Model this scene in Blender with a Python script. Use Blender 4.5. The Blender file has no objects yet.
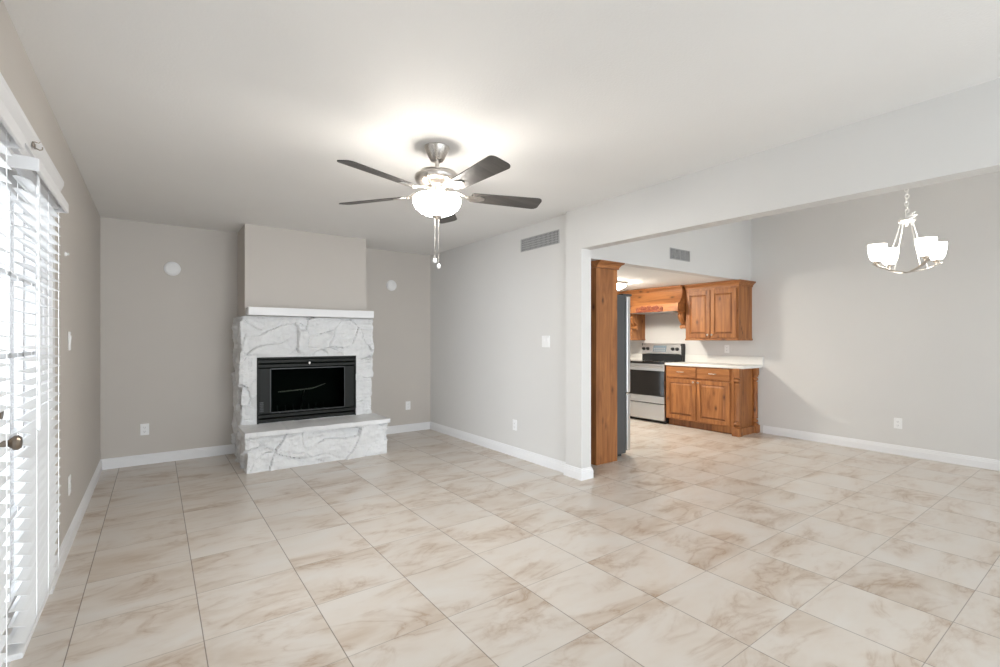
import bpy, bmesh, math, random
from mathutils import Vector, Matrix, noise
random.seed(4); noise.seed_set(7)
C = bpy.context.scene.collection
scn = bpy.context.scene
PI = math.pi
T = 0.457                      # floor tile size

# ------------------------------------------------------------------ camera
cam_d = bpy.data.cameras.new('camera')
cam_d.sensor_fit = 'HORIZONTAL'; cam_d.sensor_width = 36; cam_d.lens = 17.04
cam_d.shift_y = 0.0058; cam_d.clip_start = 0.02
cam = bpy.data.objects.new('camera', cam_d); C.objects.link(cam)
cam.location = (0, 0, 1.2746); cam.rotation_euler = (PI/2, 0, -math.radians(36.043))
scn.camera = cam

# ------------------------------------------------------------------ world, daylight, exposure
W = bpy.data.worlds.new('daylight'); scn.world = W; W.use_nodes = True
bg = W.node_tree.nodes['Background']
bg.inputs[0].default_value = (0.84, 0.93, 1.0, 1); bg.inputs[1].default_value = 2.35
sun_d = bpy.data.lights.new('rear_fill_sun', 'SUN'); sun_d.energy = 1.1; sun_d.angle = math.radians(55)  # wide soft sun added behind the camera as even fill for the far end
sun_d.color = (0.92, 0.96, 1.0)
sun = bpy.data.objects.new('rear_fill_sun', sun_d); C.objects.link(sun)
sun.rotation_euler = (math.radians(86), 0, math.radians(-4))
door_d = bpy.data.lights.new('door_daylight', 'AREA'); door_d.shape = 'RECTANGLE'; door_d.size = 1.5; door_d.size_y = 4.0
door_d.energy = 540; door_d.color = (0.90, 0.95, 1.0)
door_l = bpy.data.objects.new('door_daylight', door_d); C.objects.link(door_l)
door_l.location = (-5.0, -0.2, 1.25); door_l.rotation_euler = (0, -PI/2, math.radians(22))
scn.view_settings.view_transform = 'Standard'; scn.view_settings.look = 'None'
scn.view_settings.gamma = 1; scn.view_settings.use_curve_mapping = False
scn.view_settings.exposure = 0.54

BOWL_E, SHADE_E, KITCHEN_E = 50, 9, 125

# ------------------------------------------------------------------ node helpers
def new_mat(name):
    m = bpy.data.materials.new(name); m.use_nodes = True
    nt = m.node_tree; b = nt.nodes['Principled BSDF']
    return m, nt, b
def node(nt, t, **kw):
    n = nt.nodes.new(t)
    for k, v in kw.items():
        if k.startswith('i_'): n.inputs[k[2:].replace('_', ' ')].default_value = v
        else: setattr(n, k, v)
    return n
def math_(nt, op, a, b=None, c=None):
    n = nt.nodes.new('ShaderNodeMath'); n.operation = op
    for i, v in enumerate((a, b, c)):
        if v is None: continue
        if isinstance(v, (int, float)): n.inputs[i].default_value = v
        else: nt.links.new(v, n.inputs[i])
    return n.outputs[0]
def mixc(nt, fac, a, b, mode='MIX'):
    n = nt.nodes.new('ShaderNodeMix'); n.data_type = 'RGBA'; n.blend_type = mode
    for s, v in ((0, fac), (6, a), (7, b)):
        if isinstance(v, (int, float)): n.inputs[s].default_value = v
        elif isinstance(v, tuple): n.inputs[s].default_value = v
        else: nt.links.new(v, n.inputs[s])
    return n.outputs[2]
def ramp(nt, fac, stops):
    n = nt.nodes.new('ShaderNodeValToRGB'); e = n.color_ramp.elements
    while len(e) < len(stops): e.new(0.5)
    for el, (p, c) in zip(e, stops):
        el.position = p; el.color = c if len(c) == 4 else (*c, 1)
    nt.links.new(fac, n.inputs[0]); return n.outputs[0]
def bump(nt, b, h, strength, dist):
    n = nt.nodes.new('ShaderNodeBump'); n.inputs['Strength'].default_value = strength
    n.inputs['Distance'].default_value = dist
    nt.links.new(h, n.inputs['Height']); nt.links.new(n.outputs[0], b.inputs['Normal'])

def paint(name, col, rough=0.6, tex=0.15, scale=180):
    m, nt, b = new_mat(name)
    b.inputs['Roughness'].default_value = rough
    tc = node(nt, 'ShaderNodeTexCoord')
    n = node(nt, 'ShaderNodeTexNoise', i_Scale=scale, i_Detail=3.0)
    nt.links.new(tc.outputs['Object'], n.inputs['Vector'])
    n2 = node(nt, 'ShaderNodeTexNoise', i_Scale=1.5, i_Detail=2.0)
    nt.links.new(tc.outputs['Object'], n2.inputs['Vector'])
    k = math_(nt, 'MULTIPLY_ADD', n2.outputs['Fac'], 0.06, 0.97)
    c = node(nt, 'ShaderNodeRGB'); c.outputs[0].default_value = (*col, 1)
    v = node(nt, 'ShaderNodeVectorMath', operation='SCALE')
    nt.links.new(c.outputs[0], v.inputs[0]); nt.links.new(k, v.inputs['Scale'])
    nt.links.new(v.outputs[0], b.inputs['Base Color'])
    if tex: bump(nt, b, n.outputs['Fac'], tex, 0.004)
    return m
def metal(name, col, rough=0.3, brushed=None):
    m, nt, b = new_mat(name)
    b.inputs['Base Color'].default_value = (*col, 1); b.inputs['Metallic'].default_value = 1
    tc = node(nt, 'ShaderNodeTexCoord'); mp = node(nt, 'ShaderNodeMapping')
    mp.inputs['Scale'].default_value = brushed or (40, 40, 40)
    nt.links.new(tc.outputs['Object'], mp.inputs[0])
    n = node(nt, 'ShaderNodeTexNoise', i_Scale=6.0, i_Detail=3.0); nt.links.new(mp.outputs[0], n.inputs['Vector'])
    nt.links.new(math_(nt, 'MULTIPLY_ADD', n.outputs['Fac'], 0.16, rough-0.08), b.inputs['Roughness'])
    return m
def plain(name, col, rough=0.5, metallic=0.0, spec=0.5):
    m, nt, b = new_mat(name)
    tc = node(nt, 'ShaderNodeTexCoord'); n = node(nt, 'ShaderNodeTexNoise', i_Scale=30.0)
    nt.links.new(tc.outputs['Object'], n.inputs['Vector'])
    c2 = tuple(x*0.93 for x in col)
    nt.links.new(mixc(nt, n.outputs['Fac'], (*col, 1), (*c2, 1)), b.inputs['Base Color'])
    b.inputs['Roughness'].default_value = rough; b.inputs['Metallic'].default_value = metallic
    b.inputs['Specular IOR Level'].default_value = spec
    return m
def glow(name, col, e):
    m, nt, b = new_mat(name)
    b.inputs['Base Color'].default_value = (0.9, 0.9, 0.88, 1); b.inputs['Roughness'].default_value = 0.25
    b.inputs['Emission Color'].default_value = (*col, 1); b.inputs['Emission Strength'].default_value = e
    return m
def pane(name, tint=(1, 1, 1), ior=1.45, rough=0.03):
    m, nt, b = new_mat(name); nt.nodes.remove(b)
    tr = node(nt, 'ShaderNodeBsdfTransparent'); tr.inputs[0].default_value = (*tint, 1)
    gl = node(nt, 'ShaderNodeBsdfGlossy'); gl.inputs['Roughness'].default_value = rough
    fr = node(nt, 'ShaderNodeFresnel', i_IOR=ior)
    mx = node(nt, 'ShaderNodeMixShader')
    nt.links.new(fr.outputs[0], mx.inputs[0]); nt.links.new(tr.outputs[0], mx.inputs[1]); nt.links.new(gl.outputs[0], mx.inputs[2])
    nt.links.new((mx if ior > 1.2 else tr).outputs[0], nt.nodes['Material Output'].inputs[0])
    return m

def wood_mat(name, axis='Z', light=(0.47, 0.190, 0.058), dark=(0.23, 0.080, 0.022), knots=True):
    m, nt, b = new_mat(name)
    tc = node(nt, 'ShaderNodeTexCoord'); oi = node(nt, 'ShaderNodeObjectInfo')
    off = node(nt, 'ShaderNodeVectorMath', operation='MULTIPLY_ADD')
    cmb = node(nt, 'ShaderNodeCombineXYZ')
    for i in range(3): nt.links.new(math_(nt, 'MULTIPLY', oi.outputs['Random'], (3.7, 5.1, 7.3)[i]), cmb.inputs[i])
    add = node(nt, 'ShaderNodeVectorMath', operation='ADD')
    nt.links.new(tc.outputs['Object'], add.inputs[0]); nt.links.new(cmb.outputs[0], add.inputs[1])
    mp = node(nt, 'ShaderNodeMapping'); s = [9.0, 9.0, 9.0]; s['XYZ'.index(axis)] = 0.9
    mp.inputs['Scale'].default_value = s; nt.links.new(add.outputs[0], mp.inputs[0])
    n1 = node(nt, 'ShaderNodeTexNoise', i_Scale=1.6, i_Detail=6.0, i_Roughness=0.6, i_Distortion=1.2)
    nt.links.new(mp.outputs[0], n1.inputs['Vector'])
    mid = tuple((a+d)/2 for a, d in zip(light, dark))
    c = ramp(nt, n1.outputs['Fac'], [(0.32, dark), (0.48, mid), (0.62, light), (0.8, tuple(min(1, x*1.15) for x in light))])
    mp2 = node(nt, 'ShaderNodeMapping'); s2 = [120.0]*3; s2['XYZ'.index(axis)] = 3.0
    mp2.inputs['Scale'].default_value = s2; nt.links.new(add.outputs[0], mp2.inputs[0])
    n2 = node(nt, 'ShaderNodeTexNoise', i_Scale=1.0, i_Detail=2.0); nt.links.new(mp2.outputs[0], n2.inputs['Vector'])
    c = mixc(nt, math_(nt, 'MULTIPLY', n2.outputs['Fac'], 0.35), c, (*dark, 1))
    if knots:
        mp3 = node(nt, 'ShaderNodeMapping'); s3 = [8.5]*3; s3['XYZ'.index(axis)] = 4.0
        mp3.inputs['Scale'].default_value = s3; nt.links.new(add.outputs[0], mp3.inputs[0])
        v = node(nt, 'ShaderNodeTexVoronoi', i_Scale=1.0, i_Randomness=1.0); nt.links.new(mp3.outputs[0], v.inputs['Vector'])
        k = ramp(nt, v.outputs['Distance'], [(0.05, (0.9,)*3), (0.13, (0.35,)*3), (0.24, (0, 0, 0))])
        c = mixc(nt, k, c, (0.075, 0.024, 0.008, 1))
    nt.links.new(c, b.inputs['Base Color'])
    b.inputs['Roughness'].default_value = 0.5
    return m

def tile_mat():
    m, nt, b = new_mat('beige_stone_tile')
    tc = node(nt, 'ShaderNodeTexCoord'); sp = node(nt, 'ShaderNodeSeparateXYZ')
    nt.links.new(tc.outputs['Object'], sp.inputs[0])
    tx = math_(nt, 'ADD', math_(nt, 'DIVIDE', sp.outputs[0], T), 1.638)
    ty = math_(nt, 'SUBTRACT', math_(nt, 'DIVIDE', sp.outputs[1], T), 4.145)
    def edge(t):
        f = math_(nt, 'FRACT', t); return math_(nt, 'MINIMUM', f, math_(nt, 'SUBTRACT', 1.0, f))
    ex, ey = edge(tx), edge(ty)
    gx = ramp(nt, ex, [(0.0024, (1, 1, 1)), (0.0046, (0, 0, 0))])
    gy = ramp(nt, ey, [(0.0020, (0.75,)*3), (0.0042, (0, 0, 0))])
    g = math_(nt, 'MAXIMUM', gx, gy)
    cb = node(nt, 'ShaderNodeCombineXYZ')
    nt.links.new(math_(nt, 'FLOOR', tx), cb.inputs[0]); nt.links.new(math_(nt, 'FLOOR', ty), cb.inputs[1])
    wn = node(nt, 'ShaderNodeTexWhiteNoise', noise_dimensions='3D'); nt.links.new(cb.outputs[0], wn.inputs['Vector'])
    sc = node(nt, 'ShaderNodeVectorMath', operation='SCALE'); sc.inputs['Scale'].default_value = 13.0
    nt.links.new(wn.outputs['Color'], sc.inputs[0])
    ad = node(nt, 'ShaderNodeVectorMath', operation='ADD')
    nt.links.new(tc.outputs['Object'], ad.inputs[0]); nt.links.new(sc.outputs[0], ad.inputs[1])
    mp = node(nt, 'ShaderNodeMapping'); mp.inputs['Rotation'].default_value = (0, 0, math.radians(-8))
    mp.inputs['Scale'].default_value = (2.6, 5.6, 1); nt.links.new(ad.outputs[0], mp.inputs[0])
    n1 = node(nt, 'ShaderNodeTexNoise', i_Scale=0.85, i_Detail=8.0, i_Roughness=0.58, i_Distortion=0.8)
    nt.links.new(mp.outputs[0], n1.inputs['Vector'])
    n2 = node(nt, 'ShaderNodeTexNoise', i_Scale=0.6, i_Detail=4.0, i_Roughness=0.6, i_Distortion=0.4)
    nt.links.new(mp.outputs[0], n2.inputs['Vector'])
    r = math_(nt, 'ABSOLUTE', math_(nt, 'SUBTRACT', n1.outputs['Fac'], 0.5))
    vein = ramp(nt, r, [(0.0, (1, 1, 1)), (0.016, (0.5,)*3), (0.06, (0, 0, 0))])
    gate = ramp(nt, n2.outputs['Fac'], [(0.42, (0, 0, 0)), (0.66, (1, 1, 1))])
    vein = math_(nt, 'MULTIPLY', vein, gate)
    base = ramp(nt, n2.outputs['Fac'], [(0.30, (0.69, 0.655, 0.61)), (0.50, (0.66, 0.60, 0.535)), (0.72, (0.53, 0.435, 0.345))])
    col = mixc(nt, math_(nt, 'MULTIPLY', vein, 0.80), base, (0.38, 0.26, 0.17, 1))
    tone = math_(nt, 'MULTIPLY_ADD', wn.outputs['Value'], 0.06, 0.95)
    sv = node(nt, 'ShaderNodeVectorMath', operation='SCALE'); nt.links.new(col, sv.inputs[0]); nt.links.new(tone, sv.inputs['Scale'])
    col = mixc(nt, g, sv.outputs[0], (0.13, 0.10, 0.08, 1))
    nt.links.new(col, b.inputs['Base Color'])
    nt.links.new(math_(nt, 'MULTIPLY_ADD', g, 0.5, 0.30), b.inputs['Roughness'])
    bump(nt, b, math_(nt, 'MULTIPLY_ADD', g, -1.0, math_(nt, 'MULTIPLY', n1.outputs['Fac'], 0.15)), 0.4, 0.003)
    return m

def stone_mat():
    m, nt, b = new_mat('white_painted_stone')
    tc = node(nt, 'ShaderNodeTexCoord')
    n = node(nt, 'ShaderNodeTexNoise', i_Scale=9.0, i_Detail=6.0, i_Roughness=0.65, i_Distortion=0.8)
    nt.links.new(tc.outputs['Object'], n.inputs['Vector'])
    c = ramp(nt, n.outputs['Fac'], [(0.25, (0.66, 0.665, 0.68)), (0.42, (0.76, 0.765, 0.77)), (0.7, (0.79, 0.795, 0.80))])
    nt.links.new(c, b.inputs['Base Color']); b.inputs['Roughness'].default_value = 0.5
    n2 = node(nt, 'ShaderNodeTexNoise', i_Scale=28.0, i_Detail=6.0, i_Roughness=0.7)
    nt.links.new(tc.outputs['Object'], n2.inputs['Vector'])
    bump(nt, b, n2.outputs['Fac'], 0.5, 0.012)
    return m

M = {}
M['wall'] = paint('taupe_wall', (0.57, 0.53, 0.487))  # darker, browner tone on the left, back and chimney walls
M['walllight'] = paint('light_greige_wall', (0.685, 0.675, 0.66))
M['ceil'] = paint('white_ceiling_paint', (0.84, 0.83, 0.815), 0.8, 0.3, 90)
M['trim'] = paint('white_trim_paint', (0.82, 0.82, 0.83), 0.35, 0.0)
M['blind'] = paint('white_blind_vinyl', (0.84, 0.845, 0.85), 0.45, 0.0)
M['rail'] = paint('white_blind_rail', (0.82, 0.82, 0.83), 0.4, 0.0)
M['floor'] = tile_mat()
M['stone'] = stone_mat()
M['wood'] = wood_mat('knotty_alder_upright', 'Z')
M['woodx'] = wood_mat('knotty_alder_sideways', 'X')
M['wooddark'] = wood_mat('alder_dark_finish', 'Z', (0.30, 0.12, 0.04), (0.16, 0.055, 0.018), False)  # dark glaze of the door panel grooves, also used on toe kicks
M['carve'] = wood_mat('reddish_carving', 'X', (0.27, 0.062, 0.025), (0.13, 0.022, 0.010), False)
M['blade'] = wood_mat('grey_brown_blade', 'X', (0.085, 0.077, 0.070), (0.05, 0.045, 0.041), False)
M['nickel'] = metal('brushed_nickel', (0.62, 0.58, 0.54), 0.28)
M['glarenickel'] = metal('glare_paled_nickel', (0.88, 0.87, 0.85), 0.5)  # nickel made paler to carry the lamp glare on chain, hub and rods
M['steel'] = metal('stainless_steel', (0.66, 0.66, 0.66), 0.32, (3, 3, 300))
M['bronze'] = metal('aged_bronze', (0.30, 0.255, 0.21), 0.35)
M['black'] = plain('black_metal', (0.016, 0.017, 0.017), 0.32)
M['soot'] = plain('sooty_firebrick', (0.030, 0.036, 0.033), 0.95, 0.0, 0.1)
M['ironframe'] = plain('dark_iron', (0.012, 0.013, 0.011), 0.42, 0.0, 0.2)
M['dkglass'] = pane('dark_fire_glass', (0.58, 0.62, 0.60), 1.10, 0.30)
M['glass'] = pane('clear_glass')
M['ovenglass'] = plain('black_oven_glass', (0.012, 0.010, 0.009), 0.06)
M['gray'] = plain('grey_fridge_side', (0.075, 0.078, 0.082), 0.45)
M['counter'] = paint('white_counter', (0.80, 0.79, 0.76), 0.25, 0.0)
M['plastic'] = plain('white_plastic', (0.90, 0.90, 0.90), 0.35)
M['slot'] = plain('dark_slots', (0.06, 0.06, 0.06), 0.6)
M['grille'] = plain('grey_grille', (0.45, 0.45, 0.45), 0.5)
M['display'] = plain('blue_grey_display', (0.22, 0.28, 0.34), 0.15)
M['bowl'] = glow('lit_fan_bowl', (1.0, 0.94, 0.86), BOWL_E)
M['shade'] = glow('lit_glass_shade', (1.0, 0.93, 0.82), SHADE_E)
M['tube'] = glow('lit_diffuser', (1.0, 0.93, 0.81), KITCHEN_E)
M['concrete'] = paint('patio_concrete', (0.36, 0.355, 0.34), 0.8, 0.2, 40)
M['stucco'] = paint('pale_green_grey_stucco', (0.30, 0.33, 0.32), 0.8, 0.3, 40)
M['log'] = plain('charred_log', (0.06, 0.05, 0.045), 0.85)

# ------------------------------------------------------------------ mesh helpers
def B(): return bmesh.new()
def box(bm, x0, x1, y0, y1, z0, z1, bev=0.0, seg=2, mtx=None):
    r = bmesh.ops.create_cube(bm, size=1.0)
    vs = r['verts']
    for v in vs:
        v.co = Vector((x0+(v.co.x+.5)*(x1-x0), y0+(v.co.y+.5)*(y1-y0), z0+(v.co.z+.5)*(z1-z0)))
    if bev > 0:
        es = list({e for v in vs for e in v.link_edges})
        r2 = bmesh.ops.bevel(bm, geom=es, offset=bev, segments=seg, affect='EDGES', profile=0.5)
        vs = list({v for f in r2['faces'] for v in f.verts} | {v for v in vs if v.is_valid})
    if mtx is not None:
        bmesh.ops.transform(bm, matrix=mtx, verts=[v for v in vs if v.is_valid])
    return bm
def prism(bm, pts, axis, a0, a1):
    """closed profile pts swept along an axis; pts are the other two coordinates in XYZ order"""
    def mk(p, a):
        if axis == 'x': return (a, p[0], p[1])
        if axis == 'y': return (p[0], a, p[1])
        return (p[0], p[1], a)
    A = [bm.verts.new(mk(p, a0)) for p in pts]; D = [bm.verts.new(mk(p, a1)) for p in pts]
    n = len(pts)
    for i in range(n):
        j = (i+1) % n; bm.faces.new((A[i], A[j], D[j], D[i]))
    bm.faces.new(A[::-1]); bm.faces.new(D)
    return bm
def lathe(bm, prof, cx=0, cy=0, seg=32, axis='z', cz=0, caps=True):
    rings = []
    for r, h in prof:
        ring = []
        for k in range(seg):
            a = 2*PI*k/seg; c_, s_ = r*math.cos(a), r*math.sin(a)
            p = {'z': (cx+c_, cy+s_, h), 'x': (h, cy+c_, cz+s_), 'y': (cx+c_, h, cz+s_)}[axis]
            ring.append(bm.verts.new(p))
        rings.append(ring)
    for a, b in zip(rings, rings[1:]):
        for k in range(seg):
            l = (k+1) % seg; bm.faces.new((a[k], a[l], b[l], b[k]))
    if caps:
        if prof[0][0] > 1e-5: bm.faces.new(rings[0][::-1])
        if prof[-1][0] > 1e-5: bm.faces.new(rings[-1])
    return bm
def tube(bm, pts, r, seg=8, closed=False, flat=None):
    pts = [Vector(p) for p in pts]; rings = []; n = len(pts)
    prev = None
    for i, p in enumerate(pts):
        a = pts[(i-1) % n] if closed or i > 0 else p
        b = pts[(i+1) % n] if closed or i < n-1 else p
        t = (b-a).normalized()
        if prev is None:
            up = Vector((0, 0, 1)) if abs(t.z) < 0.9 else Vector((1, 0, 0))
            u = t.cross(up).normalized()
        else:
            u = (prev - t*prev.dot(t)).normalized()
        prev = u; v = t.cross(u).normalized()
        rr = r[i] if isinstance(r, (list, tuple)) else r
        fu, fv = flat or (1, 1)
        rings.append([bm.verts.new(p+u*math.cos(2*PI*k/seg)*rr*fu+v*math.sin(2*PI*k/seg)*rr*fv) for k in range(seg)])
    rng = range(n) if closed else range(n-1)
    for i in rng:
        a, b = rings[i], rings[(i+1) % n]
        for k in range(seg):
            l = (k+1) % seg; bm.faces.new((a[k], a[l], b[l], b[k]))
    if not closed:
        bm.faces.new(rings[0][::-1]); bm.faces.new(rings[-1])
    return bm
def obj(name, bm, mat, parent=None, smooth=False, loc=None):
    bmesh.ops.recalc_face_normals(bm, faces=bm.faces[:])
    me = bpy.data.meshes.new(name); bm.to_mesh(me); bm.free()
    for m in (mat if isinstance(mat, list) else [mat]): me.materials.append(m)
    if smooth:
        for p in me.polygons: p.use_smooth = True
        try: me.set_sharp_from_angle(angle=math.radians(35))
        except Exception: pass
    o = bpy.data.objects.new(name, me); C.objects.link(o)
    if parent is not None: o.parent = parent
    if loc: o.location = loc
    return o
def struct(name, bm, mat, parent=None, **k):
    o = obj(name, bm, mat, parent, **k)
    if parent is None: o['kind'] = 'structure'
    return o
def tag(o, label, cat, group=None):
    o['label'] = label; o['category'] = cat
    if group: o['group'] = group
    return o
def thing(name, label, cat, loc=(0, 0, 0), rz=0, group=None):
    o = bpy.data.objects.new(name, None); C.objects.link(o); o.empty_display_size = 0.1
    o.location = loc; o.rotation_euler = (0, 0, rz)
    return tag(o, label, cat, group)
def bx(name, mat, parent, *a, bev=0.0, **k):
    return obj(name, box(B(), *a, bev=bev), mat, parent, **k)

# ------------------------------------------------------------------ room shell
XL, YB, XR = -0.435, 6.03, 3.164
ZC, ZD, ZK = 2.468, 3.05, 2.076        # living, dining and kitchen ceilings
PX0, PX1, PY0, PY1 = 3.116, 3.24, 3.03, 3.23   # pilaster
YV = 3.26                               # wall over the kitchen opening
YR = -2.2                               # rear end of what is modelled
XD = 6.69
def dwx(y): return XD - max(0, 3.1-y)*0.0335

struct('floor', box(B(), XL-0.15, 7.0, YR, 6.6, -0.08, 0), M['floor'])
# left wall with the door opening
DY0, DY1, DZ = 1.37, 3.23, 1.985
bm = B()
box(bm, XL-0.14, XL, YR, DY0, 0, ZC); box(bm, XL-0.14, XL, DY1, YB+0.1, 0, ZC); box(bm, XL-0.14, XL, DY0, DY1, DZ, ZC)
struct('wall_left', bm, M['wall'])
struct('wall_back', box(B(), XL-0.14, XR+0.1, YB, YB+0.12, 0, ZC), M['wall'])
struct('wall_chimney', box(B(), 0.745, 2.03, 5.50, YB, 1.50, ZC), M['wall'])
bm = B()
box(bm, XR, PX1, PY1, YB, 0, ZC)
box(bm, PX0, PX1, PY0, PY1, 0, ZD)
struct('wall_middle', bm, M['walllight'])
# header over the opening
bm = B()
prism(bm, [(PY0, 2.097), (YR, 2.046), (YR, ZD), (PY0, ZD)], 'x', PX0, PX1)
struct('trim_header', bm, M['walllight'])
struct('ceiling_living', box(B(), XL-0.14, XR+0.10, YR, YB+0.1, ZC, ZC+0.1), M['ceil'])
struct('ceiling_dining', box(B(), PX0, 7.0, YR, YV+0.15, ZD, ZD+0.1), M['ceil'])
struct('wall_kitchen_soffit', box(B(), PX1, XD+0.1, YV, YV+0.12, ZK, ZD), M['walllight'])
struct('ceiling_kitchen', box(B(), PX1, XD+0.1, YV+0.12, 6.5, ZK, ZK+0.1), M['ceil'])
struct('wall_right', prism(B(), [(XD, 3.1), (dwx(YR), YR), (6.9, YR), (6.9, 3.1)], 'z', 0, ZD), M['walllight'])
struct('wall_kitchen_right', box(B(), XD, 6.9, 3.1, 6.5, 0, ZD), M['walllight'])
bm = B()                                # rear wall of the dining room, with an open doorway to the garden
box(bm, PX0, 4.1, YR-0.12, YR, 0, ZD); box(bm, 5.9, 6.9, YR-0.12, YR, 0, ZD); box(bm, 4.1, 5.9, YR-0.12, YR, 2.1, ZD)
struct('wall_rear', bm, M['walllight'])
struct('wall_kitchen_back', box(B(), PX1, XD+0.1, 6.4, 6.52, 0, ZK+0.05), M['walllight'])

# baseboards : moulded profile swept along straight runs
BP = [(0, 0), (0.016, 0), (0.016, 0.066), (0.012, 0.072), (0.012, 0.082), (0.007, 0.090), (0.007, 0.098), (0.0, 0.104)]
def baseboard(name, p0, p1, nrm):
    p0, p1, n = Vector(p0), Vector(p1), Vector(nrm)
    bm = B()
    A = [bm.verts.new((p0.x+n.x*d, p0.y+n.y*d, z)) for d, z in BP]
    D = [bm.verts.new((p1.x+n.x*d, p1.y+n.y*d, z)) for d, z in BP]
    for i in range(len(BP)):
        j = (i+1) % len(BP); bm.faces.new((A[i], A[j], D[j], D[i]))
    bm.faces.new(A[::-1]); bm.faces.new(D)
    return struct(name, bm, M['trim'])
baseboard('baseboard_left', (XL, 3.30), (XL, YB), (1, 0))
baseboard('baseboard_back', (XL, YB), (0.72, YB), (0, -1))
baseboard('baseboard_back_right', (2.06, YB), (XR, YB), (0, -1))
baseboard('baseboard_middle', (XR, YB), (XR, PY1), (-1, 0))
def baseboard_run(name, pts):
    bm = B(); rows = []
    for i, p in enumerate(pts):
        p = Vector(p); ns = []
        for a, b in ((i-1, i), (i, i+1)):
            if a >= 0 and b < len(pts):
                d = (Vector(pts[b])-Vector(pts[a])).normalized(); ns.append(Vector((d.y, -d.x)))
        n = ns[0] if len(ns) == 1 else (ns[0]+ns[1])
        rows.append([bm.verts.new((p.x+n.x*d, p.y+n.y*d, z)) for d, z in BP])
    for A, D in zip(rows, rows[1:]):
        for i in range(len(BP)):
            j = (i+1) % len(BP); bm.faces.new((A[i], A[j], D[j], D[i]))
    bm.faces.new(rows[0][::-1]); bm.faces.new(rows[-1])
    return struct(name, bm, M['trim'])
baseboard_run('baseboard_pilaster', [(XR-0.001, PY1), (PX0, PY1), (PX0, PY0), (PX1, PY0), (PX1, 3.37)])
baseboard('baseboard_right', (XD-0.001, 3.1), (dwx(YR), YR), (-1, 0))

# door casing and the two glazed leaves
bm = B()
xo = XL+0.02
for y0, y1 in ((DY0-0.07, DY0), (DY1, DY1+0.07)): box(bm, XL-0.001, xo, y0, y1, 0, DZ, 0.004)
box(bm, XL-0.001, xo, DY0-0.07, DY1+0.07, DZ, DZ+0.06, 0.003)
prism(bm, [(XL-.001, 2.03), (XL+0.03, 2.03), (XL+0.03, 2.045), (XL+0.045, 2.085), (XL+0.045, 2.105), (XL-.001, 2.105)], 'y', DY0-0.14, DY1+0.14)
box(bm, XL-0.14, XL, DY0, DY0+0.02, 0, DZ); box(bm, XL-0.14, XL, DY1-0.02, DY1, 0, DZ); box(bm, XL-0.14, XL, DY0, DY1, DZ-0.02, DZ)
struct('trim_door_casing', bm, M['trim'])
def leaf(name, y0, y1, handle_y):
    x0, x1 = XL-0.065, XL-0.022
    bm = B(); st = 0.11
    box(bm, x0, x1, y0, y0+st, 0.012, DZ-0.022, 0.003); box(bm, x0, x1, y1-st, y1, 0.012, DZ-0.022, 0.003)
    box(bm, x0, x1, y0+st, y1-st, 0.012, 0.24, 0.003); box(bm, x0, x1, y0+st, y1-st, DZ-0.13, DZ-0.022, 0.003)
    for s in (-1, 1):
        pass
    n = 3
    for k in range(1, n):                # slim glazing bars
        yy = y0+st+(y1-y0-2*st)*k/n; box(bm, x0+0.006, x1-0.006, yy-0.009, yy+0.009, 0.24, DZ-0.13)
    for k in range(1, 5):
        zz = 0.24+(DZ-0.13-0.24)*k/5; box(bm, x0+0.006, x1-0.006, y0+st, y1-st, zz-0.009, zz+0.009)
    d = struct(name, bm, M['trim'])
    obj('glass_pane', box(B(), x0+0.018, x0+0.024, y0+st-0.005, y1-st+0.005, 0.235, DZ-0.125), M['glass'], d)
    if handle_y:
        hb = B(); z = 0.905
        lathe(hb, [(0.028, x1), (0.028, x1+0.008), (0.012, x1+0.012), (0.012, x1+0.035), (0.017, x1+0.040), (0.026, x1+0.050), (0.027, x1+0.059), (0.020, x1+0.068), (0.0, x1+0.071)],
              cy=handle_y, cz=z, axis='x', seg=24)
        o = obj('door_knob', hb, M['bronze'], d, smooth=True); o['label'] = 'aged bronze door knob'
        db = B(); lathe(db, [(0.03, x1), (0.03, x1+0.012), (0.022, x1+0.02), (0, x1+0.021)], cy=handle_y, cz=z+0.11, axis='x', seg=24)
        obj('deadbolt', db, M['bronze'], d, smooth=True)
    return d
leaf('door_1', DY0+0.022, 2.298, None); leaf('door_2', 2.302, DY1-0.022, 2.385)
struct('floor_patio', box(B(), -7, XL-0.14, -3, 9, -0.2, -0.06), M['concrete'])
struct('ceiling_patio', box(B(), -3.6, XL-0.14, -1, 7.5, 2.45, 2.6), M['stucco'])
struct('wall_patio', box(B(), -3.6, XL-0.14, 7.5, 7.7, -0.06, 2.6), M['stucco'])

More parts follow.
